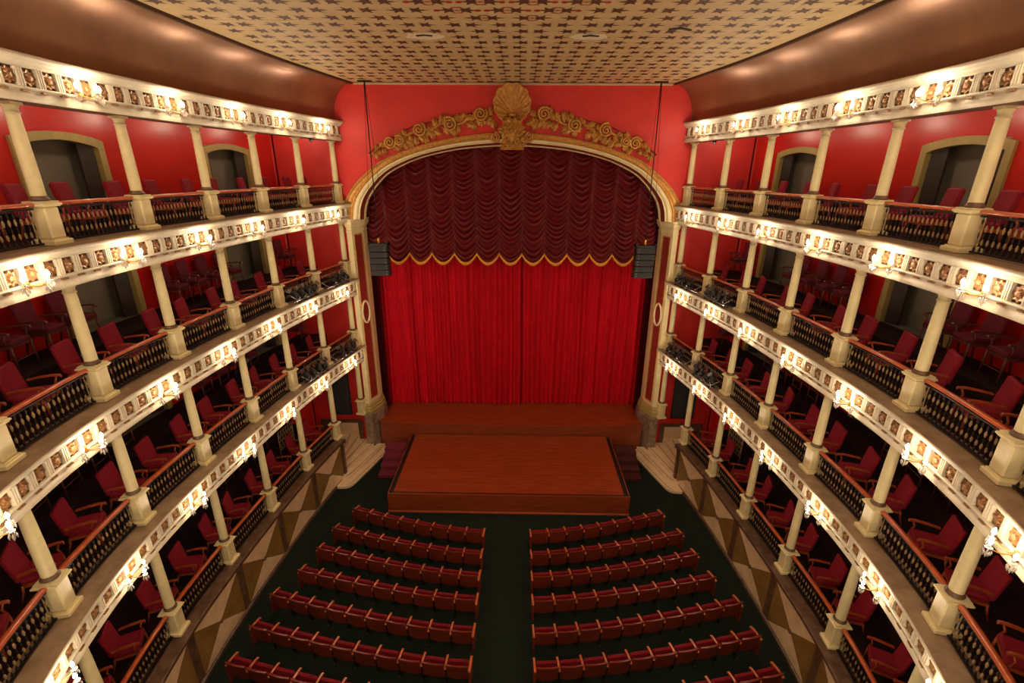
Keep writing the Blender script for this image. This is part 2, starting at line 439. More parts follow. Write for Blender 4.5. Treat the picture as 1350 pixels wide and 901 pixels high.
for k in range(4):
    z = LEDGE[k]; pth = path(n=4) if k else path(1.0, 11., 4)
    mb = MB(); mb.cur = 0
    sweep(mb, [(-.46 if k else -.30, z+.002), (.16, z+.002)], pth, False)
    mb.cur = 1; sweep(mb, [(.16, z+.002), (1.45, z+.002), (1.45, z+.5), (WALL_OFF, z+.5)], pth, False)
    if k: mb.cur = 2; sweep(mb, [(-.325, z-.75), (.15, z-.75), (.15, z-.32), (WALL_OFF, z-.32)], pth, False)
    tag(build(mb, 'gallery_floor', ['ledge' if k else 'bmarble', 'boxcarpet', 'soffit']), kind='structure')
mb = MB(); sweep(mb, [(-.325, CORN-.75), (.15, CORN-.75), (.15, CORN-.16), (WALL_OFF, CORN-.16)], path(n=4), False)
tag(build(mb, 'gallery_ceiling', 'soffit'), kind='structure')

# marble dado below the boxes
pd = path(1.0, 11., 5)
mb = MB(); sweep(mb, [(.16, 2.06), (-.36,2.06),(-.385,2.03),(-.385,1.98),(-.35,1.95),(-.34,1.93),(-.34,1.87),(-.29,1.84),(-.26,1.8),(-.22,1.78),(-.22,.14),(-.29,.12),(-.29,0)], pd, False)
for s in (-1, 1):                        # end of the dado by the marble steps
    a, b = P(1.0, -.45, s), P(1.0, WALL_OFF, s); c, d = P(1.0, -.22, s), None
    mb.add([(*a, 1.84), (*b, 1.84), (*b, 2.06), (*a, 2.06)], [(0,1,2,3)], False)
    mb.add([(*c, 0), (*b, 0), (*b, 1.84), (*c, 1.84)], [(0,1,2,3)], False)
    n1, n2 = P(1.03, -.34, s), P(1.0, -.1, s)
    p0 = [P(.985, -.30, s), P(1.05, -.30, s), P(1.05, -.1, s), P(.985, -.1, s)]
    mb.prism(p0, 0, 1.86)
dado = tag(build(mb, 'wall_dado', 'bmarble'), kind='structure')
for s in (-1, 1):
    for b in range(1, NB+1):
        t0, t1 = b+.065, b+.935
        O = lambda t, z, f: (*P(t, f, s), z)
        c = (t0+t1)/2; zz0, zz1 = .17, 1.75; zc = (zz0+zz1)/2
        tri = {'top': [(t0, zz1), (c, zz1), (t1, zz1), (c, zc)], 'bottom': [(t0, zz0), (c, zz0), (t1, zz0), (c, zc)], 'l': [(t0, zz0), (t0, zz1), (c, zc)], 'r': [(t1, zz0), (t1, zz1), (c, zc)]}
        for key, pl in tri.items():
            mb = MB(); cu = sum(p[0] for p in pl)/len(pl); cv = sum(p[1] for p in pl)/len(pl)
            sh = [(cu+(p[0]-cu)*.985, cv+(p[1]-cv)*.985) for p in pl]; n = len(sh)
            mb.add([O(t, z, -.2) for t, z in sh] + [O(t, z, -.25) for t, z in sh], [tuple(range(n, 2*n)), tuple(range(n))] + [(i, (i+1)%n, n+(i+1)%n, n+i) for i in range(n)], False)
            build(mb, 'marble_slab', 'lmarble' if key in ('top', 'bottom') else 'omarble', dado)
        mb = MB(); x, y = P(c, -.25, s); h = heading(c, s)
        mb.lathe([(.07, 0), (.065, .03), (.03, .05), (.0, .055)], 10, cap=False)
        nrm = Vector((math.cos(h + (-math.pi/2 if s < 0 else math.pi/2)), math.sin(h + (-math.pi/2 if s < 0 else math.pi/2)), 0))
        inward = Vector((P(c, -1, s)[0]-x, P(c, -1, s)[1]-y, 0)).normalized()
        mb.xform(inward.to_track_quat('Z', 'Y').to_matrix().to_4x4())
        mb.v = [(a+x, bb+y, cc+zc) for a, bb, cc in mb.v]; build(mb, 'boss', 'bmarble', dado)

# ------------------------------------------------------------------ columns
def column_proto(h):
    root = empty('column', (0, 0, 0))
    mb = MB()
    mb.lathe([(.135, .80), (.15, .815), (.15, .835), (.13, .85), (.128, .875), (.116, .89)], 16); build(mb, 'base_ring', 'bmarble', root)
    mb = MB(); top = h-.10
    mb.lathe([(.116, .88), (.116, 1.3), (.108, top-.45), (.10, top-.08)], 16, cap=False)
    build(mb, 'shaft', 'column', root)
    mb = MB(); mb.lathe([(.10, top-.1), (.118, top-.085), (.118, top-.07), (.102, top-.06), (.104, top), (.122, top+.03), (.124, top+.055)], 16)
    mb.box(-.125, .125, -.125, .125, top+.055, h); build(mb, 'capital', 'column', root)
    mb = MB(); mb.bbox(-.16, .16, -.16, .16, .12, .70, .025); ped = build(mb, 'pedestal', 'column', root)
    mb = MB(); mb.box(-.185, .185, -.185, .185, .70, .72); mb.bbox(-.215, .215, -.215, .215, .72, .765, .012); mb.box(-.18, .18, -.18, .18, .765, .80)
    build(mb, 'pedestal_cap', 'column', ped)
    mb = MB(); mb.box(-.175, .175, -.175, .175, .10, .125); mb.bbox(-.22, .22, -.22, .22, .003, .10, .015)
    build(mb, 'plinth', 'column', ped)
    freeze(root); return root
for k in range(4):
    pr = column_proto(COLH[k])
    first = True
    for b in range(NB):
        for s in (-1, 1):
            o = pr if first else copy_tree(pr); first = False
            o.location = (*P(b, 0, s), LEDGE[k]); o.rotation_euler = (0, 0, heading(b, s))
            tag(o, 'cream round column on pedestal, %s from the stage in %s' % (ORD[b], TIERN[k]), 'column', 'columns of %s' % TIERN[k])

# ------------------------------------------------------------------ railings
def baluster_profile():
    return [(.016,.05),(.022,.10),(.012,.14)], [(.012,.18),(.023,.225),(.012,.28)], [(.012,.3),(.012,.38)], [(.012,.41),(.024,.465),(.012,.525)], [(.012,.54),(.02,.58),(.014,.62)]
RAILH = .74
for k in range(4):
    for s in (-1, 1):
        for b in range(1 if k == 0 else 0, NB):
            org = (*P(b+.5, 0, s), LEDGE[k]); root = empty('railing', org)
            d = .21/2.35
            ts = [b + d + (1-2*d)*i/8 for i in range(9)]
            mb = MB()                    # wooden handrail with a flat rounded section
            sec = [(-.055,-.02),(-.06,.0),(-.045,.028),(0,.038),(.045,.028),(.06,0),(.055,-.02),(0,-.03)]
            rows = [[(*P(t, o, s), LEDGE[k]+RAILH+zz) for o, zz in sec] for t in ts]; mb.grid(rows, True, True)
            build(mb, 'handrail', 'rail', root).location = (0, 0, 0)
            root.children[-1].data.transform(Matrix.Translation(-Vector(org)))
            mb = MB()
            for zz, hh in ((.03, .03), (.655, .03)):
                rows = [[(*P(t, o, s), LEDGE[k]+zz+q) for o, q in ((-.025,0),(-.025,hh),(.025,hh),(.025,0))] for t in ts]; mb.grid(rows, False, True)
            o = build(mb, 'iron_rail', 'iron', root); o.data.transform(Matrix.Translation(-Vector(org)))
            mb = MB(); n = 17
            for i in range(n):
                t = b + d + (1-2*d)*(i+.5)/n; x, y = P(t, 0, s)
                for q, pr in enumerate(baluster_profile()):
                    mb.cur = 1 if q in (1, 3) else 0
                    mb.lathe([(r, z) for r, z in pr], 6, x, y, LEDGE[k], cap=False)
                mb.cur = 0; mb.lathe([(.009, .04), (.009, .66)], 4, x, y, LEDGE[k], cap=False)
            o = build(mb, 'balusters', ['iron', 'bead'], root); o.data.transform(Matrix.Translation(-Vector(org)))
            tag(o, label='dark iron balusters with pale gilt beads', kind='stuff')
            tag(root, 'wooden handrail over dark beaded balusters, %s bay from the stage in %s' % (ORD[b], TIERN[k]), 'railing', 'balcony railings of %s' % TIERN[k])

# ------------------------------------------------------------------ wall sconces
def sconce_proto():
    root = empty('crystal_sconce', (0, 0, 0))       # local -y into the room
    mb = MB(); mb.lathe([(.06, 0), (.055, .02), (.03, .03), (.0, .035)], 10, cap=False); mb.xform(Matrix.Rotation(R(90), 4, 'X')); build(mb, 'backplate', 'brass', root)
    for a, ln, z in ((-55, .32, 0), (0, .34, .0), (55, .32, 0)):
        dx, dy = math.sin(R(a)), -math.cos(R(a))
        mb = MB(); pts = [(dx*ln*u, dy*ln*u, -.05*math.sin(math.pi*u)+.02*u) for u in (0, .2, .4, .6, .8, 1)]
        mb.tube(pts, .009, 6); arm = build(mb, 'arm', 'brass', root)
        px, py, pz = pts[-1]
        mb = MB(); mb.lathe([(.01, -.01), (.05, .0), (.055, .012), (.02, .012)], 10, px, py, pz); build(mb, 'dish', 'glass', arm)
        mb = MB(); mb.lathe([(.016, .01), (.016, .07)], 8, px, py, pz); build(mb, 'candle', 'ivory', arm)
        mb = MB(); mb.lathe([(.012, .07), (.026, .095), (.03, .12), (.02, .155), (.004, .185)], 8, px, py, pz); build(mb, 'bulb', 'bulb', arm)
        mb = MB()
        for q in range(5):
            cx, cy = px+.047*math.cos(q*1.257), py+.047*math.sin(q*1.257)
            mb.lathe([(.002, -.01), (.002, -.035), (.012, -.06), (.014, -.085), (.003, -.13)], 5, cx, cy, pz, sm=False, cap=False)
        mb.lathe([(.002, -.01), (.004, -.06), (.02, -.1), (.02, -.13), (.003, -.175)], 5, px, py, pz, sm=False, cap=False)
        build(mb, 'crystal_drops', 'glass', arm)
    freeze(root); return root
sp = sconce_proto(); first = True
LD = bpy.data.lights.new('sconce_light', 'POINT'); LD.energy = LAMP_W; LD.color = LAMP_COL; LD.shadow_soft_size = .06
WHERE = ['the beam below the second tier', 'the beam below the third tier', 'the beam below the top gallery', 'the cornice above the top gallery']
for k, z in enumerate(LEDGE[1:] + [CORN]):
    for s in (-1, 1):
        for b in range(11):
            t = b + .5
            o = sp if first else copy_tree(sp); first = False
            x, y = P(t, -.33, s); zz = z-.50
            rz = heading(t, s) + (math.pi if s < 0 else 0)
            o.location = (x, y, zz); o.rotation_euler = (0, 0, rz)
            tag(o, 'crystal sconce with three bulbs, %s from the stage on %s' % (ORD[b], WHERE[k]), 'wall lamp', 'sconces on %s' % WHERE[k])
            l = bpy.data.objects.new('sconce_light', LD); col.objects.link(l); l.parent = o; l.location = (0, -.37, .17)

# ceiling lamps inside the galleries
def globe_proto():
    root = empty('gallery_lamp', (0, 0, 0))
    mb = MB(); mb.lathe([(.07, -.002), (.07, -.02), (.03, -.04)], 12); build(mb, 'mount', 'brass', root)
    mb = MB(); mb.lathe([(.03, -.04), (.075, -.07), (.085, -.11), (.06, -.16), (.0, -.18)], 12, cap=False); build(mb, 'globe', 'bulbdim', root)
    freeze(root); return root
gp = globe_proto(); f5 = True; GL = []
for k, wt in enumerate(GALLERY_W):
    ld = bpy.data.lights.new('gallery_light', 'POINT'); ld.energy = wt; ld.color = LAMP_COL; ld.shadow_soft_size = .08
    zc_ = LEDGE[k+1]-.32 if k < 3 else CORN-.16
    for s in (-1, 1):
        for b in range(NB):
            if k == 0 and b == 0: continue
            o = gp if f5 else copy_tree(gp); f5 = False
            o.location = (*P(b+.5, 1.1, s), zc_)
            tag(o, 'small globe lamp under the ceiling, %s bay from the stage in %s' % (ORD[b], TIERN[k]), 'ceiling lamp', 'gallery lamps of %s' % TIERN[k])
            l = bpy.data.objects.new('gallery_light', ld); col.objects.link(l); l.parent = o; l.location = (0, 0, -.3)

# ------------------------------------------------------------------ back doors of the galleries
dn = 0
for k in range(4):
    for s in (-1, 1):
        for c, d in DOORS:
            dn += 1
            z0 = LEDGE[k]+.5; zt = LEDGE[k]+2.15
            root = empty('door_%d' % dn, (*P(c, WALL_OFF, s), LEDGE[k]))
            org = Vector(root.location); tr = Matrix.Translation(-org)
            def Q(t, off, z): return (*P(t, off, s), z)
            # arched stone frame, proud of the wall
            mb = MB(); fw = .075; pts = []
            inner = [(c-d, z0), (c-d, zt-.28)] + [(c-d+2*d*i/10, zt-.28+.16*math.sin(math.pi*i/10)**.8) for i in range(1, 10)] + [(c+d, zt-.28), (c+d, z0)]
            outer = [(c-d-fw, z0), (c-d-fw, zt-.10)] + [(c-d-fw+2*(d+fw)*i/10, zt-.10+.17*math.sin(math.pi*i/10)**.8) for i in range(1, 10)] + [(c+d+fw, zt-.10), (c+d+fw, z0)]
            rows = [[Q(t, WALL_OFF+.15, z) for t, z in inner], [Q(t, WALL_OFF-.07, z) for t, z in inner], [Q(t, WALL_OFF-.07, z) for t, z in outer], [Q(t, WALL_OFF, z) for t, z in outer]]
            mb.grid(rows, False)
            # spandrel between arch and the square hole in the wall
            top = [(t, zt+.001) for t, z in inner]
            mb.grid([[Q(t, WALL_OFF+.02, z) for t, z in inner[1:-1]], [Q(t, WALL_OFF+.02, z) for t, z in top[1:-1]]], False)
            o = build(mb, 'frame', 'khaki', root); o.data.transform(tr)
            mb = MB()                    # grey corridor seen through the opening
            e0, e1, dp = c-d-.02, c+d+.02, WALL_OFF+.6
            for a, b2 in ((e0, e0), (e1, e1)):
                mb.add([Q(a, WALL_OFF, z0-.02), Q(a, dp, z0-.02), Q(a, dp, zt), Q(a, WALL_OFF, zt)], [(0,1,2,3)], False)
            mb.add([Q(e0, dp, z0-.02), Q(e1, dp, z0-.02), Q(e1, dp, zt), Q(e0, dp, zt)], [(0,1,2,3)], False)
            mb.add([Q(e0, WALL_OFF, zt), Q(e1, WALL_OFF, zt), Q(e1, dp, zt), Q(e0, dp, zt)], [(0,1,2,3)], False)
            mb.add([Q(e0, WALL_OFF, z0-.02), Q(e1, WALL_OFF, z0-.02), Q(e1, dp, z0-.02), Q(e0, dp, z0-.02)], [(0,1,2,3)], False)
            o = build(mb, 'corridor_lining', 'corridor', root); o.data.transform(tr)
            for a, sg in ((c-d+.012, 1), (c+d-.012, -1)):   # two leaves swung back into the opening
                mb = MB(); f = [(a, WALL_OFF+.06), (a+sg*.125, WALL_OFF+.2), (a+sg*.13, WALL_OFF+.25), (a, WALL_OFF+.11)]
                mb.prism([P(t, of, s) for t, of in f], z0, zt-.12); o = build(mb, 'door_leaf', 'doorwood', root); o.data.transform(tr)
            tag(root, kind='structure')

# ------------------------------------------------------------------ chairs of the galleries
def armchair(name, sh, bh, sm, wm, wd=.31, recl=.16):
    root = empty(name, (0, 0, 0))        # faces -y
    mb = MB(); mb.bbox(-wd+.035, wd-.035, -.28, .24, sh-.10, sh+.02, .03); build(mb, 'seat', sm, root)
    mb = MB(); mb.bbox(-wd+.03, wd-.03, 0, .10, 0, bh-sh+.02, .035)
    mb.xform(Matrix.Translation((0, .20, sh-.02)) @ Matrix.Rotation(-recl, 4, 'X')); build(mb, 'backrest', sm, root)
    mb = MB()
    for sx in (-1, 1): mb.box(sx*(wd-.03)-.02, sx*(wd-.03)+.02, -.27, .23, sh-.15, sh-.09)
    mb.box(-wd+.03, wd-.03, -.27, -.23, sh-.15, sh-.09); mb.box(-wd+.03, wd-.03, .19, .23, sh-.15, sh-.09); build(mb, 'seat_frame', wm, root)
    ah = sh+.21
    for sx in (-1, 1):
        x = sx*(wd-.005); mb = MB()
        top = [(-.33, ah-.035), (-.31, ah-.005), (-.2, ah+.012), (.0, ah), (.22, ah-.03)]
        bot = [(y, z-.035) for y, z in reversed(top)]
        poly = top+bot; n = len(poly); wid = .032
        mb.add([(x-wid, y, z) for y, z in poly]+[(x+wid, y, z) for y, z in poly], [tuple(range(n)), tuple(range(2*n-1, n-1, -1))]+[(i, n+i, n+(i+1)%n, (i+1)%n) for i in range(n)], False)
        arm = build(mb, 'armrest', wm, root)
        mb = MB(); mb.tube([(x, -.25, sh-.1), (x, -.20, sh+.05), (x, -.25, ah-.03)], .02, 6); build(mb, 'arm_post', wm, arm)
    for sx in (-1, 1):
        mb = MB(); mb.tube([(sx*(wd-.03), -.25, sh-.1), (sx*(wd-.03), -.26, sh*.5), (sx*(wd-.02), -.275, .004)], .02, 6, rs=[.026, .024, .016]); build(mb, 'leg', wm, root)
        mb = MB(); mb.tube([(sx*(wd-.03), .22, sh-.1), (sx*(wd-.03), .24, sh*.5), (sx*(wd-.02), .31, .004)], .02, 6, rs=[.026, .024, .016]); build(mb, 'leg', wm, root)
    if sh > .6:
        mb = MB(); mb.tube([(-wd+.03, -.262, .28), (wd-.03, -.262, .28)], .014, 6); build(mb, 'footrest', wm, root)
    freeze(root); return root
ac = armchair('armchair', .47, 1.10, 'chairred', 'chairwood', .34); f1 = True
tc = armchair('tall_chair', .70, 1.34, 'chairdark', 'darkwood', .30, .12); f2 = True
rr = random.Random(3)
for k in range(4):
    for b in range(1 if k == 0 else 0, NB):
        for s in (-1, 1):
            for q, fr in enumerate((.27, .73)):
                if b == 0 and k in (1, 2) and q == 0: continue
                t = b+fr+rr.uniform(-.03, .03); x, y = P(t, .70, s)
                o = ac if f1 else copy_tree(ac); f1 = False
                inx, iny = P(t, -1, s); dx, dy = inx-x, iny-y; L = math.hypot(dx, dy); dx /= L; dy /= L
                th = heading(t, s); sx_, sy_ = -math.cos(th), -math.sin(th)      # towards the stage
                fx, fy = dx*.95+sx_*.30, dy*.95+sy_*.30
                o.location = (x, y, LEDGE[k]+.004); o.rotation_euler = (0, 0, math.atan2(fy, fx)+math.pi/2+rr.uniform(-.1, .1))
                tag(o, '%s red armchair at the railing, %s bay from the stage in %s' % (('stage-side', 'rear')[q], ORD[b], TIERN[k]), 'armchair', 'front armchairs of %s' % TIERN[k])
            for q, fr in enumerate((.17, .5, .83) if k < 3 else ()):
                t = b+fr
                if any(abs(t-c) < d+.14 for c, d in DOORS) or t < .25: continue
                x, y = P(t, 2.02, s); o = tc if f2 else copy_tree(tc); f2 = False
                inx, iny = P(t, -1, s); dx, dy = inx-x, iny-y; L = math.hypot(dx, dy); dx /= L; dy /= L
                th = heading(t, s); fx, fy = dx*.98-math.cos(th)*.15, dy*.98-math.sin(th)*.15
                o.location = (x, y, LEDGE[k]+.504); o.rotation_euler = (0, 0, math.atan2(fy, fx)+math.pi/2)
                tag(o, '%s tall plum back-row chair, %s bay from the stage in %s' % (ORD[q], ORD[b], TIERN[k]), 'chair', 'back row chairs of %s' % TIERN[k])

# ------------------------------------------------------------------ proscenium: plinths, pilasters, arch
def foot(s, e, y0=20.95):
    """plan of pilaster: flat front face, splayed reveal; e = projection"""
    return [(s*(7.2+e*.3), YD), (s*(7.2+e*.3), y0-e), (s*(6.98-e*.4), y0-e), (s*(6.70-e*.9), 21.72-e*.5), (s*(6.70-e*.9), 22.2), (s*7.2, 22.2)]
def rings(mb, s, L):
    rows = [[(*p, z) for p in foot(s, e)] for e, z in L]; mb.grid(rows, False, True); return mb
for s in (-1, 1):
    root = empty('pilaster', (s*7.0, 21.3, 0)); org = (s*7.0, 21.3, 0); T = Matrix.Translation(-Vector(org))
    def part(mb, n, m, par=None):
        o = build(mb, n, m, par or root); o.data.transform(T); return o
    mb = rings(MB(), s, [(.20, 0), (.20, 1.98), (.17, 2.0), (.16, 2.1), (0, 2.1)]); part(mb, 'marble_plinth', 'gmarble')
    mb = rings(MB(), s, [(.14, 2.1), (.14, 2.2), (.10, 2.22), (.12, 2.30), (.09, 2.36), (.05, 2.38), (.07, 2.44), (.03, 2.5), (0, 2.56)]); part(mb, 'base_moulding', 'khaki')
    mb = rings(MB(), s, [(0, 2.5), (0, 11.0)]); sh = part(mb, 'shaft', 'cream')
    mb = rings(MB(), s, [(0, 10.9), (.03, 10.92), (.03, 10.97), (0, 11.0), (.01, 11.1), (.06, 11.14), (.08, 11.2), (.13, 11.24), (.13, 11.36), (.16, 11.38), (.16, 11.45), (0, 11.45)]); part(mb, 'capital', 'cream')
    a, b = Vector((s*6.98, 20.95, 0)), Vector((s*6.70, 21.72, 0)); d = (b-a); n = Vector((-s*.94, -.342, 0)).normalized()
    def quad(u0, u1, z0, z1, dep, nm, m, th=.03):
        mb = MB(); p0, p1 = a+d*u0+n*dep, a+d*u1+n*dep; q0, q1 = p0-n*th, p1-n*th
        mb.prism([(p0.x, p0.y), (p1.x, p1.y), (q1.x, q1.y), (q0.x, q0.y)], z0, z1); return part(mb, nm, m, sh)
    quad(.2, .78, 2.8, 10.75, .005, 'red_panel', 'reddark')
    for u0, u1, z0, z1 in ((.16, .2, 2.75, 10.8), (.78, .82, 2.75, 10.8), (.2, .78, 2.75, 2.8), (.2, .78, 10.75, 10.8)): quad(u0, u1, z0, z1, .02, 'panel_moulding', 'gold', .04)
    mb = MB(); c = a+d*.5+n*.02; pts = []
    for i in range(25):
        an = 2*math.pi*i/24; q = c+d.normalized()*(.26*math.cos(an)); pts.append((q.x, q.y, 7.2+.52*math.sin(an)))
    mb.tube(pts, .05, 6, cap=False); part(mb, 'oval_medallion', 'cream', sh)
    tag(root, 'cream pilaster with red sunk panel and marble plinth beside the curtain', 'pilaster', 'pilasters of the stage arch')

arch = empty('stage_arch', (0, YD, 11.45)); AO = Vector((0, YD, 11.45))
def arch_band(prof, nm, m, i0=0, i1=None):
    mb = MB(); i1 = i1 or len(OC); rows = [[arch_pt(i, a, dp) for a, dp in prof] for i in range(i0, i1)]; mb.grid(rows, True)
    o = build(mb, nm, m, arch); o.data.transform(Matrix.Translation(-AO)); return o
arch_band([(0,0),(0,-.10),(.03,-.14),(.08,-.15),(.11,-.12),(.14,-.10),(.30,-.08),(.34,-.11),(.39,-.12),(.42,-.09),(.44,-.06)], 'gold_moulding', 'gold')
arch_band([(.44,-.06),(.47,-.14),(.55,-.17),(.63,-.14),(.66,-.06),(.67,-.02),(.70,-.04),(.73,0)], 'cream_moulding', 'cream')
arch_band([(.73,0),(.90,.45)], 'red_reveal', 'reddark')
arch_band([(.90,.45),(.92,.44),(.97,.52),(1.0,.6),(1.0,1.0)], 'inner_moulding', 'cream')
tag(arch, 'cream and gold moulded arch around the stage curtain', 'arch')
# thin red moulding line on the wall above the carving
mb = MB()
for s in (-1, 1):
    pts = [(-5.95, 14.12), (-5.5, 14.45), (-4.1, 15.12), (-2.7, 15.48), (-1.1, 15.72)]
    mb.tube([(s*-x, YD-.01, z) for x, z in pts], .03, 4)
build(mb, 'moulding_line', 'reddark', wall_front)

# gilt carving
def spiral(mb, cx, cz, r, turns=2.2, start=0, dirn=1, y=YD-.1, tr=.05):
    pts = []; rs = []
    N = int(turns*12)
    for i in range(N+1):
        u = i/N; rad = r*(1-.88*u); a = start+dirn*turns*2*math.pi*u
        pts.append((cx+rad*math.cos(a), y-.08*u, cz+rad*math.sin(a))); rs.append(tr*(1-.45*u))
    mb.tube(pts, tr, 6, rs=rs)
def leaf(mb, x, z, ang, L, wd, y=YD-.06, curl=.1):
    rows = []
    for i in range(7):
        u = i/6; wv = wd*math.sin(math.pi*min(1, u*.9+.08))*(1+.25*math.cos(u*18)); bend = ang+curl*6*u
        px = x+L*u*math.cos(ang+curl*3*u); pz = z+L*u*math.sin(ang+curl*3*u); nx, nz = -math.sin(bend), math.cos(bend)
        yy = y-.10*math.sin(math.pi*u)
        rows.append([(px+nx*wv*q, yy+.05*abs(q)-(.035 if q == 0 else 0), pz+nz*wv*q) for q in (-1, -.5, 0, .5, 1)])
    mb.grid(rows, True)
    mb.tube([(x+L*u*math.cos(ang+curl*3*u), y-.10*math.sin(math.pi*u)-.03, z+L*u*math.sin(ang+curl*3*u)) for u in (0, .25, .5, .75, 1)], .02, 5, rs=[.03, .028, .024, .018, .008])
for s in (-1, 1):
    root = empty('gilt_garland', (s*3.4, YD, 14.6)); org = Vector(root.location); T = Matrix.Translation(-org); rr = random.Random(11)
    mid = lambda x: 14.12 + (5.9-x)*.46 - ((5.9-x)**2)*.037
    for cx, dz, r, st in ((5.0, .04, .23, .3), (4.62, -.04, .19, 2.4), (3.78, .1, .25, 1.2), (2.53, -.03, .25, 2), (1.28, .16, .25, .6)):
        mb = MB(); spiral(mb, s*cx, mid(cx)+dz, r*1.1, 2.2, st, s, y=YD-.20, tr=.055); o = build(mb, 'scroll', 'gold', root); o.data.transform(T)
    mb = MB(); pts = [(s*x, YD-.06, mid(x)+.09*math.sin(x*5)) for x in [5.9-.2*i for i in range(26)]]
    mb.tube(pts, .05, 6, rs=[.02+.045*min(1, i/4) for i in range(26)]); o = build(mb, 'stem', 'gold', root); o.data.transform(T)
    for i in range(52):
        x = 5.75-4.95*i/51; up = 1 if i % 2 else -1
        mb = MB(); an = (math.pi if s > 0 else 0) + s*up*rr.uniform(-1.2, -.35) + (math.pi if rr.random() < .3 else 0)
        leaf(mb, s*x, mid(x)+up*.04-.02, an, rr.uniform(.36, .54)*(.6 if i < 8 else 1), .12, curl=rr.choice((-.12, .12)))
        o = build(mb, 'leaf', 'gold', root); o.data.transform(T)
    for cx, dz in ((3.66, -.33), (1.24, -.25)):
        mb = MB(); mb.lathe([(.0, -.09), (.04, -.06), (.05, 0), (.03, .05), (.05, .1)], 8, s*cx, YD-.1, mid(cx)+dz); o = build(mb, 'pendant', 'gold', root); o.data.transform(T)
    tag(root, 'carved gilt scroll and leaf garland above the stage arch', 'carving', 'gilt garlands beside the shell')
# shell
root = empty('gilt_shell', (0, YD, 15.45)); org = Vector(root.location); T = Matrix.Translation(-org)
mb = MB(); rows = []; NR = 72
cz0 = 15.62
for j in range(9):
    u = j/8; row = []
    for i in range(NR+1):
        a = R(-62 + 304*i/NR); fl_ = math.cos(i/NR*math.pi*2*13)
        # circle outline of radius .73 around (0,16.0), rays from the hinge
        dx, dz = math.cos(a), math.sin(a); b = dz*(cz0-15.96); rad = -b + math.sqrt(max(0, b*b-(cz0-15.96)**2+.70**2))
        rad *= (1+.035*fl_)
        row.append((dx*rad*u, YD-.10-.34*u**1.6+.075*fl_*u*(1 if u < .95 else .6), cz0+dz*rad*u))
    rows.append(row)
mb.grid(rows, True); rim_ = rows[-1]
mb.grid([rim_, [(x*1.04, y+.02, 15.96+(z-15.96)*1.04) for x, y, z in rim_], [(x*.96, YD, 15.96+(z-15.96)*.96) for x, y, z in rim_]], True)
o = build(mb, 'scallop', 'gold', root); o.data.transform(T)
mb = MB(); mb.tube([(x*1.01, y-.01, 15.96+(z-15.96)*1.01) for x, y, z in rim_], .035, 6); o = build(mb, 'rim', 'gold', root); o.data.transform(T)
mb = MB(); mb.lathe([(.06, 0), (.16, .03), (.15, .1), (.08, .16)], 12, 0, YD-.2, 15.5); o = build(mb, 'hinge', 'gold', root); o.data.transform(T)
tag(root, 'large fluted gilt scallop shell crowning the stage arch', 'shell ornament')
# keystone
root = empty('gilt_keystone', (0, YD, 14.25)); org = Vector(root.location); T = Matrix.Translation(-org)
mb = MB(); L = [(.50, .12, 14.28), (.46, .26, 14.4), (.40, .32, 14.7), (.44, .34, 15.0), (.52, .30, 15.12), (.40, .26, 15.2), (.34, .2, 15.45)]
mb.grid([[(-w_, YD, z), (-w_, YD-d_, z), (-w_*.4, YD-d_-.06, z), (w_*.4, YD-d_-.06, z), (w_, YD-d_, z), (w_, YD, z)] for w_, d_, z in L], False)
mb.add([(-.5, YD, 14.28), (-.5, YD-.12, 14.28), (.5, YD-.12, 14.28), (.5, YD, 14.28)], [(0,1,2,3)])
o = build(mb, 'corbel', 'gold', root); o.data.transform(T)
rr = random.Random(5)
for i in range(22):
    z = 14.34+.75*(i//4)/5.5; x = -.34+.23*(i % 4); mb = MB()
    leaf(mb, x, z, R(90)+rr.uniform(-1.2, 1.2), .24, .07, y=YD-.36, curl=rr.choice((-.15, .15))); o = build(mb, 'leaf', 'gold', root); o.data.transform(T)
for s in (-1, 1):
    mb = MB(); spiral(mb, s*.22, 14.56, .13, 1.8, 0, s, y=YD-.4, tr=.035); spiral(mb, s*.16, 14.9, .10, 1.8, 1, -s, y=YD-.4, tr=.03); o = build(mb, 'scroll', 'gold', root); o.data.transform(T)
    mb = MB(); spiral(mb, s*.70, 14.74, .20, 2.0, math.pi/2, s, y=YD-.2, tr=.06); mb.xform(Matrix.Identity(4)); o = build(mb, 'volute', 'gold', root); o.data.transform(T)
    mb = MB(); leaf(mb, s*.08, 15.5, R(-90)+s*.55, .36, .12, y=YD-.3, curl=s*.05); o = build(mb, 'ribbon', 'gold', root); o.data.transform(T)
tag(root, 'carved gilt keystone with foliage and volutes under the shell', 'keystone')

# ------------------------------------------------------------------ stage
SZ = 1.45
front = [(6.62-13.24*i/24) for i in range(25)]
edge = [(x, 20.98+.16*(abs(x)/6.62)**2) for x in front]
mb = MB(); mb.prism([(7.2, 24.9), (7.2, 22.21), (6.62, 22.21)] + edge + [(-6.62, 22.21), (-7.2, 22.21), (-7.2, 24.9)], 0, SZ-.06)
st = tag(build(mb, 'stage_base', 'stageface'), kind='structure')
mb = MB(); e2 = [(x, y-.05) for x, y in edge]
mb.prism([(7.2, 24.9), (7.2, 22.21), (6.62, 22.21)] + e2 + [(-6.62, 22.21), (-7.2, 22.21), (-7.2, 24.9)], SZ-.06, SZ)
build(mb, 'stage_boards', 'stage', st)
root = empty('stage_platform', (0, 18.5, 0)); o3 = (0, 18.5, 0); T = Matrix.Translation(-Vector(o3))
def pp(mb, n, m):
    o = build(mb, n, m, root); o.data.transform(T); return o
mb = MB(); mb.box(-4.93, 4.93, 16.24, 20.9, 0.0, .84); pp(mb, 'frame', 'coveedge')
mb = MB(); mb.box(-5.0, 5.0, 16.18, 16.24, .07, .90); pp(mb, 'front_board', 'stageface')
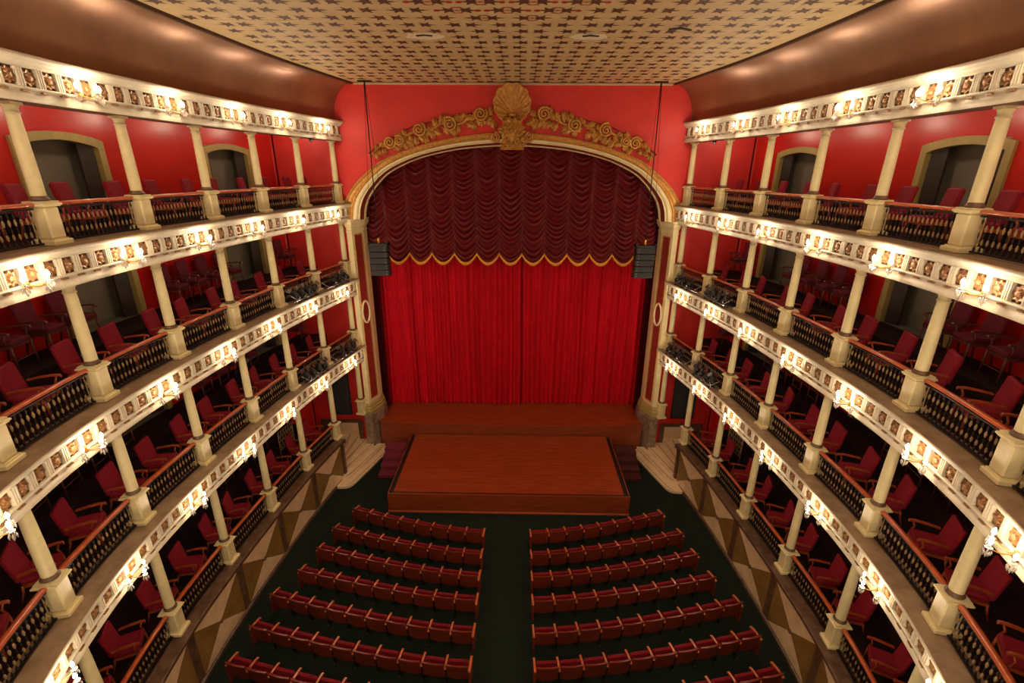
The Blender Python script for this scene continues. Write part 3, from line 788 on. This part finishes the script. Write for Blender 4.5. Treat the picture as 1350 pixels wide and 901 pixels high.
mb = MB(); mb.box(-5.02, 5.02, 16.15, 16.24, 0, .07); pp(mb, 'kickboard', 'armwood')
for x in (-5.0, 4.96):
    mb = MB(); mb.box(x, x+.04, 16.24, 20.88, 0, .9); pp(mb, 'side_board', 'stageface')
mb = MB(); mb.box(-4.78, 4.78, 16.33, 20.86, .84, .905); pp(mb, 'deck', 'stage')
for x0, x1, y0, y1 in ((-4.93, -4.78, 16.24, 20.86), (4.78, 4.93, 16.24, 20.86), (-4.78, 4.78, 16.24, 16.33)):
    mb = MB(); mb.box(x0, x1, y0, y1, .84, .875); pp(mb, 'edge_strip', 'iron')
tag(root, 'low reddish wooden platform in front of the stage with black edge strips', 'platform')

# carpeted steps beside the platform
for s, m_, lb in ((-1, 'maroon', 'maroon carpeted steps between the platform and marble stairs'), (1, 'maroond', 'dark brown carpeted steps between the platform and marble stairs')):
    root = empty('carpeted_steps', (s*5.58, 19.3, 0))
    for i in range(4):
        mb = MB(); y0 = 18.42+.42*i - 19.3; mb.bbox(-.5, .5, y0, y0+.42 if i < 3 else y0+.6, 0, .2*(i+1), .02); build(mb, 'step', m_, root)
    tag(root, lb, 'steps')

# marble stairs at the ends of the dado
for s in (-1, 1):
    root = empty('marble_stairs', (s*7.4, 19.4, 0)); T = Matrix.Translation(-Vector(root.location))
    E = [((7.62, 17.62), (7.1, 17.62), (6.0, 21.0)), ((7.72, 18.12), (7.3, 18.12), (6.42, 21.0)), ((7.72, 18.45), (7.52, 18.5), (6.86, 21.0)), ((7.80, 18.75), (7.68, 18.82), (7.3, 21.0)), ((7.86, 19.05), (7.8, 19.1), (7.68, 21.0)), ((7.95, 19.3), (7.92, 19.4), (8.06, 21.0))]
    for i, (a, b, c) in enumerate(E):
        h = .13*(i+1)
        # rounded front corner between a-b and b-c
        av, bv, cv = Vector((*a, 0)), Vector((*b, 0)), Vector((*c, 0)); arc = []
        ra = min(.28, (av-bv).length*.8)
        p0 = bv+(av-bv).normalized()*ra; p1 = bv+(cv-bv).normalized()*ra*1.4
        for u in (0, .2, .4, .6, .8, 1): q = p0*(1-u)**2+bv*2*u*(1-u)+p1*u*u; arc.append((q.x, q.y))
        poly = [(8.9, a[1])] if i > 2 else [(a[0], a[1])]
        poly = [(min(8.9, 7.74+.05*i), a[1])] + arc + [c, (8.9, 21.0), (8.9, 19.6), (7.80, 18.9)]
        for z0, z1, g_, nm, m_ in ((0 if i == 0 else h-.13, h-.04, .03, 'riser', 'stepmarble'), (h-.04, h, 0, 'tread', 'stepmarble')):
            mb = MB(); pl = poly
            if g_: pl = [(x+g_, y+g_*.4) if 0 < j <= 7 else (x, y) for j, (x, y) in enumerate(poly)]
            mb.prism([(s*x, y) for x, y in pl], z0, z1); o = build(mb, nm, m_, root); o.data.transform(T)
        mb = MB(); ins = [(x+.1, y+.05) for x, y in arc[2:]] + [(c[0]+.1, c[1]-.05)]; ins2 = [(x+.025, y+.01) for x, y in reversed(ins)]
        mb.prism([(s*x, y) for x, y in ins+ins2], h, h+.003); o = build(mb, 'inlay', 'stepedge', root); o.data.transform(T)
    tag(root, 'cream marble corner stairs fanning up beside the stage', 'stairs', 'marble stairs beside the stage')
    # marble wall lining with cream panel and black doorway panel behind the stairs
    ln = empty('marble_wainscot', (s*8.2, YD, 0)); T2 = Matrix.Translation(-Vector(ln.location))
    mb = MB(); mb.box(min(s*7.5, s*9.6), max(s*7.5, s*9.6), YD-.08, YD-.001, 0, 1.58); o = build(mb, 'backing', 'bmarble', ln); o.data.transform(T2)
    mb = MB(); mb.box(min(s*7.72, s*8.8), max(s*7.72, s*8.8), YD-.11, YD-.08, .62, 1.42); o = build(mb, 'panel', 'lmarble', ln); o.data.transform(T2)
    tag(ln, 'brown marble wainscot with a cream panel behind the corner stairs', 'wainscot', 'wainscots behind the marble stairs')
    bp = empty('black_doorway', (s*8.5, YD, 1.9)); T2 = Matrix.Translation(-Vector(bp.location))
    mb = MB(); mb.box(min(s*8.0, s*9.05), max(s*8.0, s*9.05), YD-.03, YD-.001, 1.92, 4.7); o = build(mb, 'black_curtain', 'black', bp); o.data.transform(T2)
    mb = MB()
    for x0, x1, z0, z1 in ((7.96, 8.0, 1.88, 4.74), (9.05, 9.09, 1.88, 4.74), (8.0, 9.05, 1.88, 1.92), (8.0, 9.05, 4.7, 4.74)): mb.box(min(s*x0, s*x1), max(s*x0, s*x1), YD-.05, YD-.001, z0, z1)
    o = build(mb, 'frame', 'spk', bp); o.data.transform(T2)
    tag(bp, 'tall black covered opening in the red wall above the marble stairs', 'panel', 'black openings beside the stage')

# ------------------------------------------------------------------ curtains
def curtain_half(x0, x1, seed, name, label, y0):
    rr = random.Random(seed); n = int((x1-x0)/.022); ph = 0; prof = []; px = []
    # irregular pleats
    w_ = .2; c = 0; amp = .1
    for i in range(n+1):
        if c <= 0: w_ = rr.uniform(.14, .34); c = w_; amp = rr.uniform(.05, .13)
        x = x0+(x1-x0)*i/n; u = 1-c/w_; px.append(x); prof.append(amp*math.sin(math.pi*2*u)); c -= .022
    mb = MB(); rows = []
    NZ = 16
    for j in range(NZ+1):
        v = j/NZ; z = SZ+.02+(13.6-SZ)*v
        rows.append([(x+.04*math.sin(v*5+x*2)*(1-v), y0+p*(.55+.6*(1-v))+.03*math.sin(x*1.3+v*4), z) for x, p in zip(px, prof)])
    mb.grid(rows, True)
    o = build(mb, name, 'velvet'); tag(o, label, 'curtain', 'main stage curtain halves'); return o
curtain_half(-7.1, .42, 1, 'stage_curtain', 'bright red pleated curtain half overlapping in front at the parting', 23.28)
curtain_half(.36, 7.1, 2, 'stage_curtain', 'bright red pleated curtain half tucked behind the other at the parting', 23.40)
# burgundy festoon valance
PW = 1.06; X0 = .46-7*PW; NC = 14
root = empty('festoon_valance', (0, 22.5, 9.3)); T = Matrix.Translation(-Vector(root.location))
def scal(x):
    u = ((x-X0)/PW) % 1.0; return 9.80-.44*(math.sin(math.pi*u))**.85
mb = MB(); rows = []; NXp = 22; ztop = 15.2; rr = random.Random(9)
jit = [[rr.uniform(-.5, .5) for _ in range(40)] for _ in range(NC)]
NZ = 230
for j in range(NZ+1):
    v = j/NZ; row = []
    for c in range(NC):
        for i in range(NXp if c < NC-1 else NXp+1):
            u = i/NXp; x = X0+(c+u)*PW; zb = scal(x); z = zb+(ztop-zb)*v
            sq = 2*u-1
            sag = .40*(1-abs(sq)**1.7)                     # swags hang lowest mid column
            ph = (z+sag)/.235+c*.37+.5*math.sin(z*1.3+c*2.1)
            k = int(math.floor(ph)) % 40; f = ph-math.floor(ph)
            amp = (.125+.06*jit[c][k])*(1-abs(sq)**2.2)+.008
            fold = math.sin(math.pi*2*f)*.6+math.sin(math.pi*4*f+1+jit[c][k]*2)*.3
            y = 22.5-.20*(1-sq*sq)+.02 - amp*fold - .02*math.cos(u*math.pi*8)*abs(sq)
            row.append((x, y, z))
    rows.append(row)
mb.grid(rows, True); o = build(mb, 'swags', 'burgundy', root); o.data.transform(T)
for c in range(NC):
    mb = MB(); top = []; bot = []
    for i in range(17):
        u = i/16; x = X0+(c+u)*PW; z = scal(x); y = 22.5-.2*(1-(2*u-1)**2)-.03
        top.append((x, y, z+.035)); bot.append((x, y+.0, z-.11))
    mb.grid([top, [(x, y-.03, z) for x, y, z in top], [(x, y-.03, z) for x, y, z in bot], bot, [(x, y+.04, z) for x, y, z in bot], [(x, y+.04, z) for x, y, z in top]], True)
    o = build(mb, 'gold_trim', 'trim', root); o.data.transform(T)
tag(root, 'dark burgundy festoon valance with scalloped gold trim', 'valance')
# dark side legs between curtain and arch
for s in (-1, 1):
    mb = MB(); pts = [(s*(6.55+.012*i), 22.95+.10*math.sin(i*.9)) for i in range(48)]
    mb.grid([[(x, y, SZ+.02) for x, y in pts], [(x, y, 13.4) for x, y in pts]], True)
    tag(build(mb, 'side_drape', 'burgundy'), 'narrow dark drape at the edge of the stage opening', 'curtain', 'side drapes of the stage')

# ------------------------------------------------------------------ hanging loudspeakers
for s in (-1, 1):
    X = s*5.72; root = empty('line_array_speaker', (X, 20.55, 9.1))
    for i in range(5):
        mb = MB(); mb.bbox(-.40, .40, -.02, .46, 0, .255, .02); mb.v = [(x*(.8+.2*min(1, (y+.02)/-.0001 if False else 1)), y, z) for x, y, z in mb.v]
        m_ = Matrix.Translation((0, -.22+.02*i*i*.25, 1.07-.265*i)) @ Matrix.Rotation(R(-2.2*i), 4, 'X'); mb.xform(m_); bx = build(mb, 'cabinet', 'spk', root)
        mb = MB(); mb.box(-.36, .36, -.035, -.015, .02, .235); mb.xform(m_); build(mb, 'grille', 'grille', bx)
        for sx in (-1, 1):
            mb = MB(); mb.lathe([(.018, 0), (.018, .015)], 8); mb.xform(m_ @ Matrix.Translation((-s*.30 if sx < 0 else -s*.30, -.036, .07 if sx < 0 else .19)) @ Matrix.Rotation(R(90), 4, 'X')); build(mb, 'bolt', 'steel', bx)
    mb = MB(); mb.box(-.42, .42, -.2, .24, 1.345, 1.40); mb.box(-.42, -.37, -.2, .24, 1.33, 1.46); mb.box(.37, .42, -.2, .24, 1.33, 1.46); build(mb, 'flying_frame', 'spk', root)
    mb = MB(); mb.lathe([(.02, 1.40), (.045, 1.5), (.05, 1.58), (.02, 1.64)], 8); build(mb, 'hook', 'hook', root)
    mb = MB(); mb.tube([(0, 0, 1.6), (0, 0, ZC-9.1-.02)], .022, 6); build(mb, 'chain', 'iron', root)
    for sx in (-.38, .38):
        mb = MB(); mb.tube([(sx, .02, 1.4), (sx*.5, .02, 4.4), (0.05*sx, .02, ZC-9.1-.02)], .008, 5); build(mb, 'cable', 'iron', root)
    mb = MB(); mb.box(-.25, .25, -.06, .06, ZC-9.1-.06, ZC-9.1-.001); build(mb, 'ceiling_bracket', 'iron', root)
    tag(root, 'black line array loudspeaker hung on cables before the curtain', 'loudspeaker', 'hanging line array loudspeakers')

# ------------------------------------------------------------------ stage lights on the ledges by the stage
def stagelight():
    root = empty('stage_light', (0, 0, 0))          # points to +y
    mb = MB(); mb.box(-.14, .14, -.1, .1, .003, .03); build(mb, 'base_plate', 'spk', root)
    mb = MB(); mb.tube([(-.16, 0, .32), (-.16, 0, .1), (-.1, 0, .03), (.1, 0, .03), (.16, 0, .1), (.16, 0, .32)], .014, 6); build(mb, 'yoke', 'spk', root)
    mb = MB(); mb.lathe([(.05, -.24), (.11, -.2), (.125, -.05), (.125, .2), (.14, .21), (.14, .25), (.12, .25), (.115, .20), (.0, .19)], 14, cap=False); mb.xform(Matrix.Translation((0, 0, .30)) @ Matrix.Rotation(R(-80), 4, 'X')); can = build(mb, 'can', 'spk', root)
    mb = MB(); mb.lathe([(.108, .205), (.06, .22), (.0, .225)], 12, cap=False); mb.xform(Matrix.Translation((0, 0, .30)) @ Matrix.Rotation(R(-80), 4, 'X')); build(mb, 'lens', 'lens', can)
    mb = MB()
    for a in range(4):
        an = R(45+90*a); c, d = math.cos(an), math.sin(an); pc = [(c*.15-d*.1, d*.15+c*.1, .25), (c*.15+d*.1, d*.15-c*.1, .25), (c*.23+d*.12, d*.23-c*.12, .38), (c*.23-d*.12, d*.23+c*.12, .38)]
        mb.add(pc, [(0, 1, 2, 3)], False)
    mb.xform(Matrix.Translation((0, 0, .30)) @ Matrix.Rotation(R(-80), 4, 'X')); build(mb, 'barn_doors', 'steel', can)
    freeze(root); return root
sl = stagelight(); f3 = True; rr = random.Random(21)
for k in (1, 2):
    for s in (-1, 1):
        for i, t in enumerate((.23, .42, .61, 1.22, 1.39, 1.56, 1.74)):
            o = sl if f3 else copy_tree(sl); f3 = False
            x, y = P(t, -.29, s); o.scale = (.85, .85, .85); o.location = (x, y, LEDGE[k]+.004); o.rotation_euler = (0, 0, (rr.uniform(.3, .9))*(-1 if s < 0 else 1)*-1)
            tag(o, 'black stage lantern on the ledge of %s, %s from the stage' % (TIERN[k], ORD[i]), 'stage light', 'stage lights on %s' % TIERN[k])
        root = empty('lighting_bar', (*P(1.0, -.40, s), LEDGE[k])); T = Matrix.Translation(-Vector(root.location))
        mb = MB(); mb.tube([(*P(.18+.085*i, -.41, s), LEDGE[k]+.10) for i in range(21)], .02, 6); o = build(mb, 'pipe', 'steel', root); o.data.transform(T)
        for i in range(6):
            t = .3+.3*i; x, y = P(t, -.41, s); x2, y2 = P(t+.07, -.22, s)
            mb = MB(); mb.tube([(x, y, LEDGE[k]+.003), (x, y, LEDGE[k]+.16), (x2, y2, LEDGE[k]+.36)], .014, 5); o = build(mb, 'clamp_arm', 'steel', root); o.data.transform(T)
        tag(root, 'steel pipe with clamp arms carrying stage lights on the ledge of %s' % TIERN[k], 'lighting bar', 'lighting bars on %s' % TIERN[k])
        mb = MB(); pts = [(*P(.1+.06*i, -.12+.05*math.sin(i*1.7), s), LEDGE[k]+.02) for i in range(26)]; mb.tube(pts, .014, 5)
        tag(build(mb, 'power_cable', 'iron', None, (*P(.8, -.12, s), LEDGE[k])), 'black cable snaking behind the stage lights on %s' % TIERN[k], 'cable', 'cables on %s' % TIERN[k])

# ------------------------------------------------------------------ stalls seats
def seat_proto():
    root = empty('theatre_seat', (0, 0, 0))         # faces +y; top of back at y = 0
    W = .325
    def curved(x0, x1, z0, z1, y0, th, bow, tilt, crown=0, n=8):
        mb = MB(); fr, bk = [], []
        for j in range(5):
            v = j/4; z = z0+(z1-z0)*v; f_, b_ = [], []
            for i in range(n+1):
                u = i/n; x = x0+(x1-x0)*u; q = (2*u-1); y = y0-bow*(1-q*q)+tilt*(z1-z)
                zz = z+crown*(1-q*q)*v
                f_.append((x, y+th, zz)); b_.append((x, y, zz))
            fr.append(f_); bk.append(b_)
        mb.grid(bk, True); mb.grid(fr, True); mb.grid([bk[-1], fr[-1]], True); mb.grid([bk[0], fr[0]], True)
        mb.grid([[r[0] for r in bk], [r[0] for r in fr]], False); mb.grid([[r[-1] for r in bk], [r[-1] for r in fr]], False)
        return mb
    bk = build(curved(-W+.03, W-.03, .27, .83, 0, .022, .045, .16, .025), 'back_panel', 'seatwood', root)
    build(curved(-W+.022, W-.022, .815, .845, -.006, .036, .045, 0, .028), 'top_rail', 'seatwood', bk)
    build(curved(-W+.05, W-.05, .40, .80, .024, .05, .035, .16, .02), 'back_cushion', 'seatred', root)
    mb = MB(); mb.bbox(-W+.05, W-.05, 0, .37, -.05, .06, .03); mb.xform(Matrix.Translation((0, .15, .37)) @ Matrix.Rotation(R(68), 4, 'X')); build(mb, 'seat_cushion', 'seatred', root)
    mb = MB(); x = -W
    top = [(.02, .66), (.10, .675), (.36, .665), (.46, .64)]; poly = top+[(y, z-.035) for y, z in reversed(top)]; n = len(poly)
    mb.add([(x-.028, y, z) for y, z in poly]+[(x+.028, y, z) for y, z in poly], [tuple(range(n)), tuple(range(2*n-1, n-1, -1))]+[(i, n+i, n+(i+1)%n, (i+1)%n) for i in range(n)], False)
    build(mb, 'armrest', 'armwood', root)
    mb = MB(); mb.box(x-.018, x+.018, .10, .34, .02, .64); mb.box(x-.03, x+.03, .04, .42, .003, .03); build(mb, 'standard', 'iron', root)
    freeze(root); return root
def end_proto():
    W = .325
    mb = MB(); top = [(.0, .66), (.10, .68), (.36, .67), (.47, .645)]; poly = top+[(y, z-.04) for y, z in reversed(top)]; n = len(poly)
    mb.add([(-.034, y, z) for y, z in poly]+[(.034, y, z) for y, z in poly], [tuple(range(n)), tuple(range(2*n-1, n-1, -1))]+[(i, n+i, n+(i+1)%n, (i+1)%n) for i in range(n)], False)
    mb2 = MB(); mb2.prism([(-.03, .02), (.03, .02), (.03, .44), (-.03, .44)], .003, .64)
    return mb.mesh('armrest', ['armwood']), mb2.mesh('end_panel', ['seatwood'])
ARM_ME, END_ME = end_proto()
ROWS = [(14.11,6.19,15.33,8),(13.07,6.61,14.27,9),(12.10,6.80,13.25,9),(11.16,7.02,12.24,9),(10.07,7.48,11.27,10),(9.04,7.53,10.15,10),(8.0,7.60,9.05,10),(6.95,7.6,8.0,10)]
sp_ = seat_proto(); f4 = True
for ri, (yi, xo, yo, n) in enumerate(ROWS):
    xi = .90
    def yr(x): return yi+(yo-yi)*((x-xi)/(xo-xi))**1.45
    # equal steps along the arc
    S = [(xi+(xo-xi)*i/60, yr(xi+(xo-xi)*i/60)) for i in range(61)]; L = [0]
    for a, b in zip(S, S[1:]): L.append(L[-1]+math.dist(a, b))
    def at(d):
        j = 0
        while j < 59 and L[j+1] < d: j += 1
        u = (d-L[j])/(L[j+1]-L[j]); return S[j][0]+(S[j+1][0]-S[j][0])*u, S[j][1]+(S[j+1][1]-S[j][1])*u
    for s in (-1, 1):
        for i in range(n):
            p, q = at(L[-1]*i/n), at(L[-1]*(i+1)/n); x, y = (p[0]+q[0])/2, (p[1]+q[1])/2
            o = sp_ if f4 else copy_tree(sp_); f4 = False
            an = math.atan2(q[1]-p[1], q[0]-p[0]); o.location = (s*x, y, 0.002); o.rotation_euler = (0, 0, an*s)
            step = L[-1]/n; o.scale = (step/.65, 1, 1)
            tag(o, 'red wooden-backed theatre seat, %s row from the stage, %s from the aisle' % (ORD[ri], ORD[i]), 'theatre seat', 'stalls seats of the %s row' % ORD[ri])
            if (s < 0 and i == 0) or (s > 0 and i == n-1):
                obj('armrest', ARM_ME, o, (.325, 0, 0)); obj('end_panel', END_ME, o, (.325, 0, 0))
            if (s > 0 and i == 0) or (s < 0 and i == n-1):
                obj('end_panel', END_ME, o, (-.325, 0, 0))

# ------------------------------------------------------------------ small things
for s in (-1, 1):
    x, y = P(.62, -.05, s); root = empty('security_camera', (x, y, CORN-.75))
    mb = MB(); mb.lathe([(.07, -.001), (.07, -.05), (.06, -.06)], 12); build(mb, 'housing', 'spk', root)
    mb = MB(); mb.lathe([(.055, -.06), (.05, -.1), (.03, -.125), (.0, -.13)], 12, cap=False); build(mb, 'dome', 'lens', root)
    tag(root, 'small dark dome camera under the cornice of the top gallery', 'camera', 'dome cameras by the stage')

# openwork metal screens at the back of the lowest boxes
for s in (-1, 1):
    t = 1.62; x, y = P(t, 1.36, s); root = empty('openwork_screen', (x, y, LEDGE[0]+.004), heading(t, s))
    mb = MB()
    for xx in (-.48, .48): mb.tube([(xx, 0, 0), (xx, 0, 1.22)], .018, 6)
    for z in (.40, .80, 1.22): mb.tube([(-.48, 0, z), (.48, 0, z)], .014, 6)
    build(mb, 'frame', 'bead', root)
    for r_ in range(2):
        for c in range(6):
            cx, cz = -.40+.16*c, .60+.41*r_; mb = MB()
            mb.tube([(cx+.065*math.sin(2*math.pi*u/12)*(1 if u < 6 else -1)*(1 if u % 12 < 6 else -1), 0, cz+.19-.38*u/12) for u in range(13)], .014, 5)
            mb.tube([(cx+.05*math.cos(2*math.pi*u/10), 0, cz+.08*math.sin(2*math.pi*u/10)) for u in range(11)], .012, 5)
            build(mb, 'curl', 'bead', root)
    tag(root, 'pale openwork metal screen behind the armchairs of the lowest box tier', 'screen', 'openwork screens of the lowest tier')
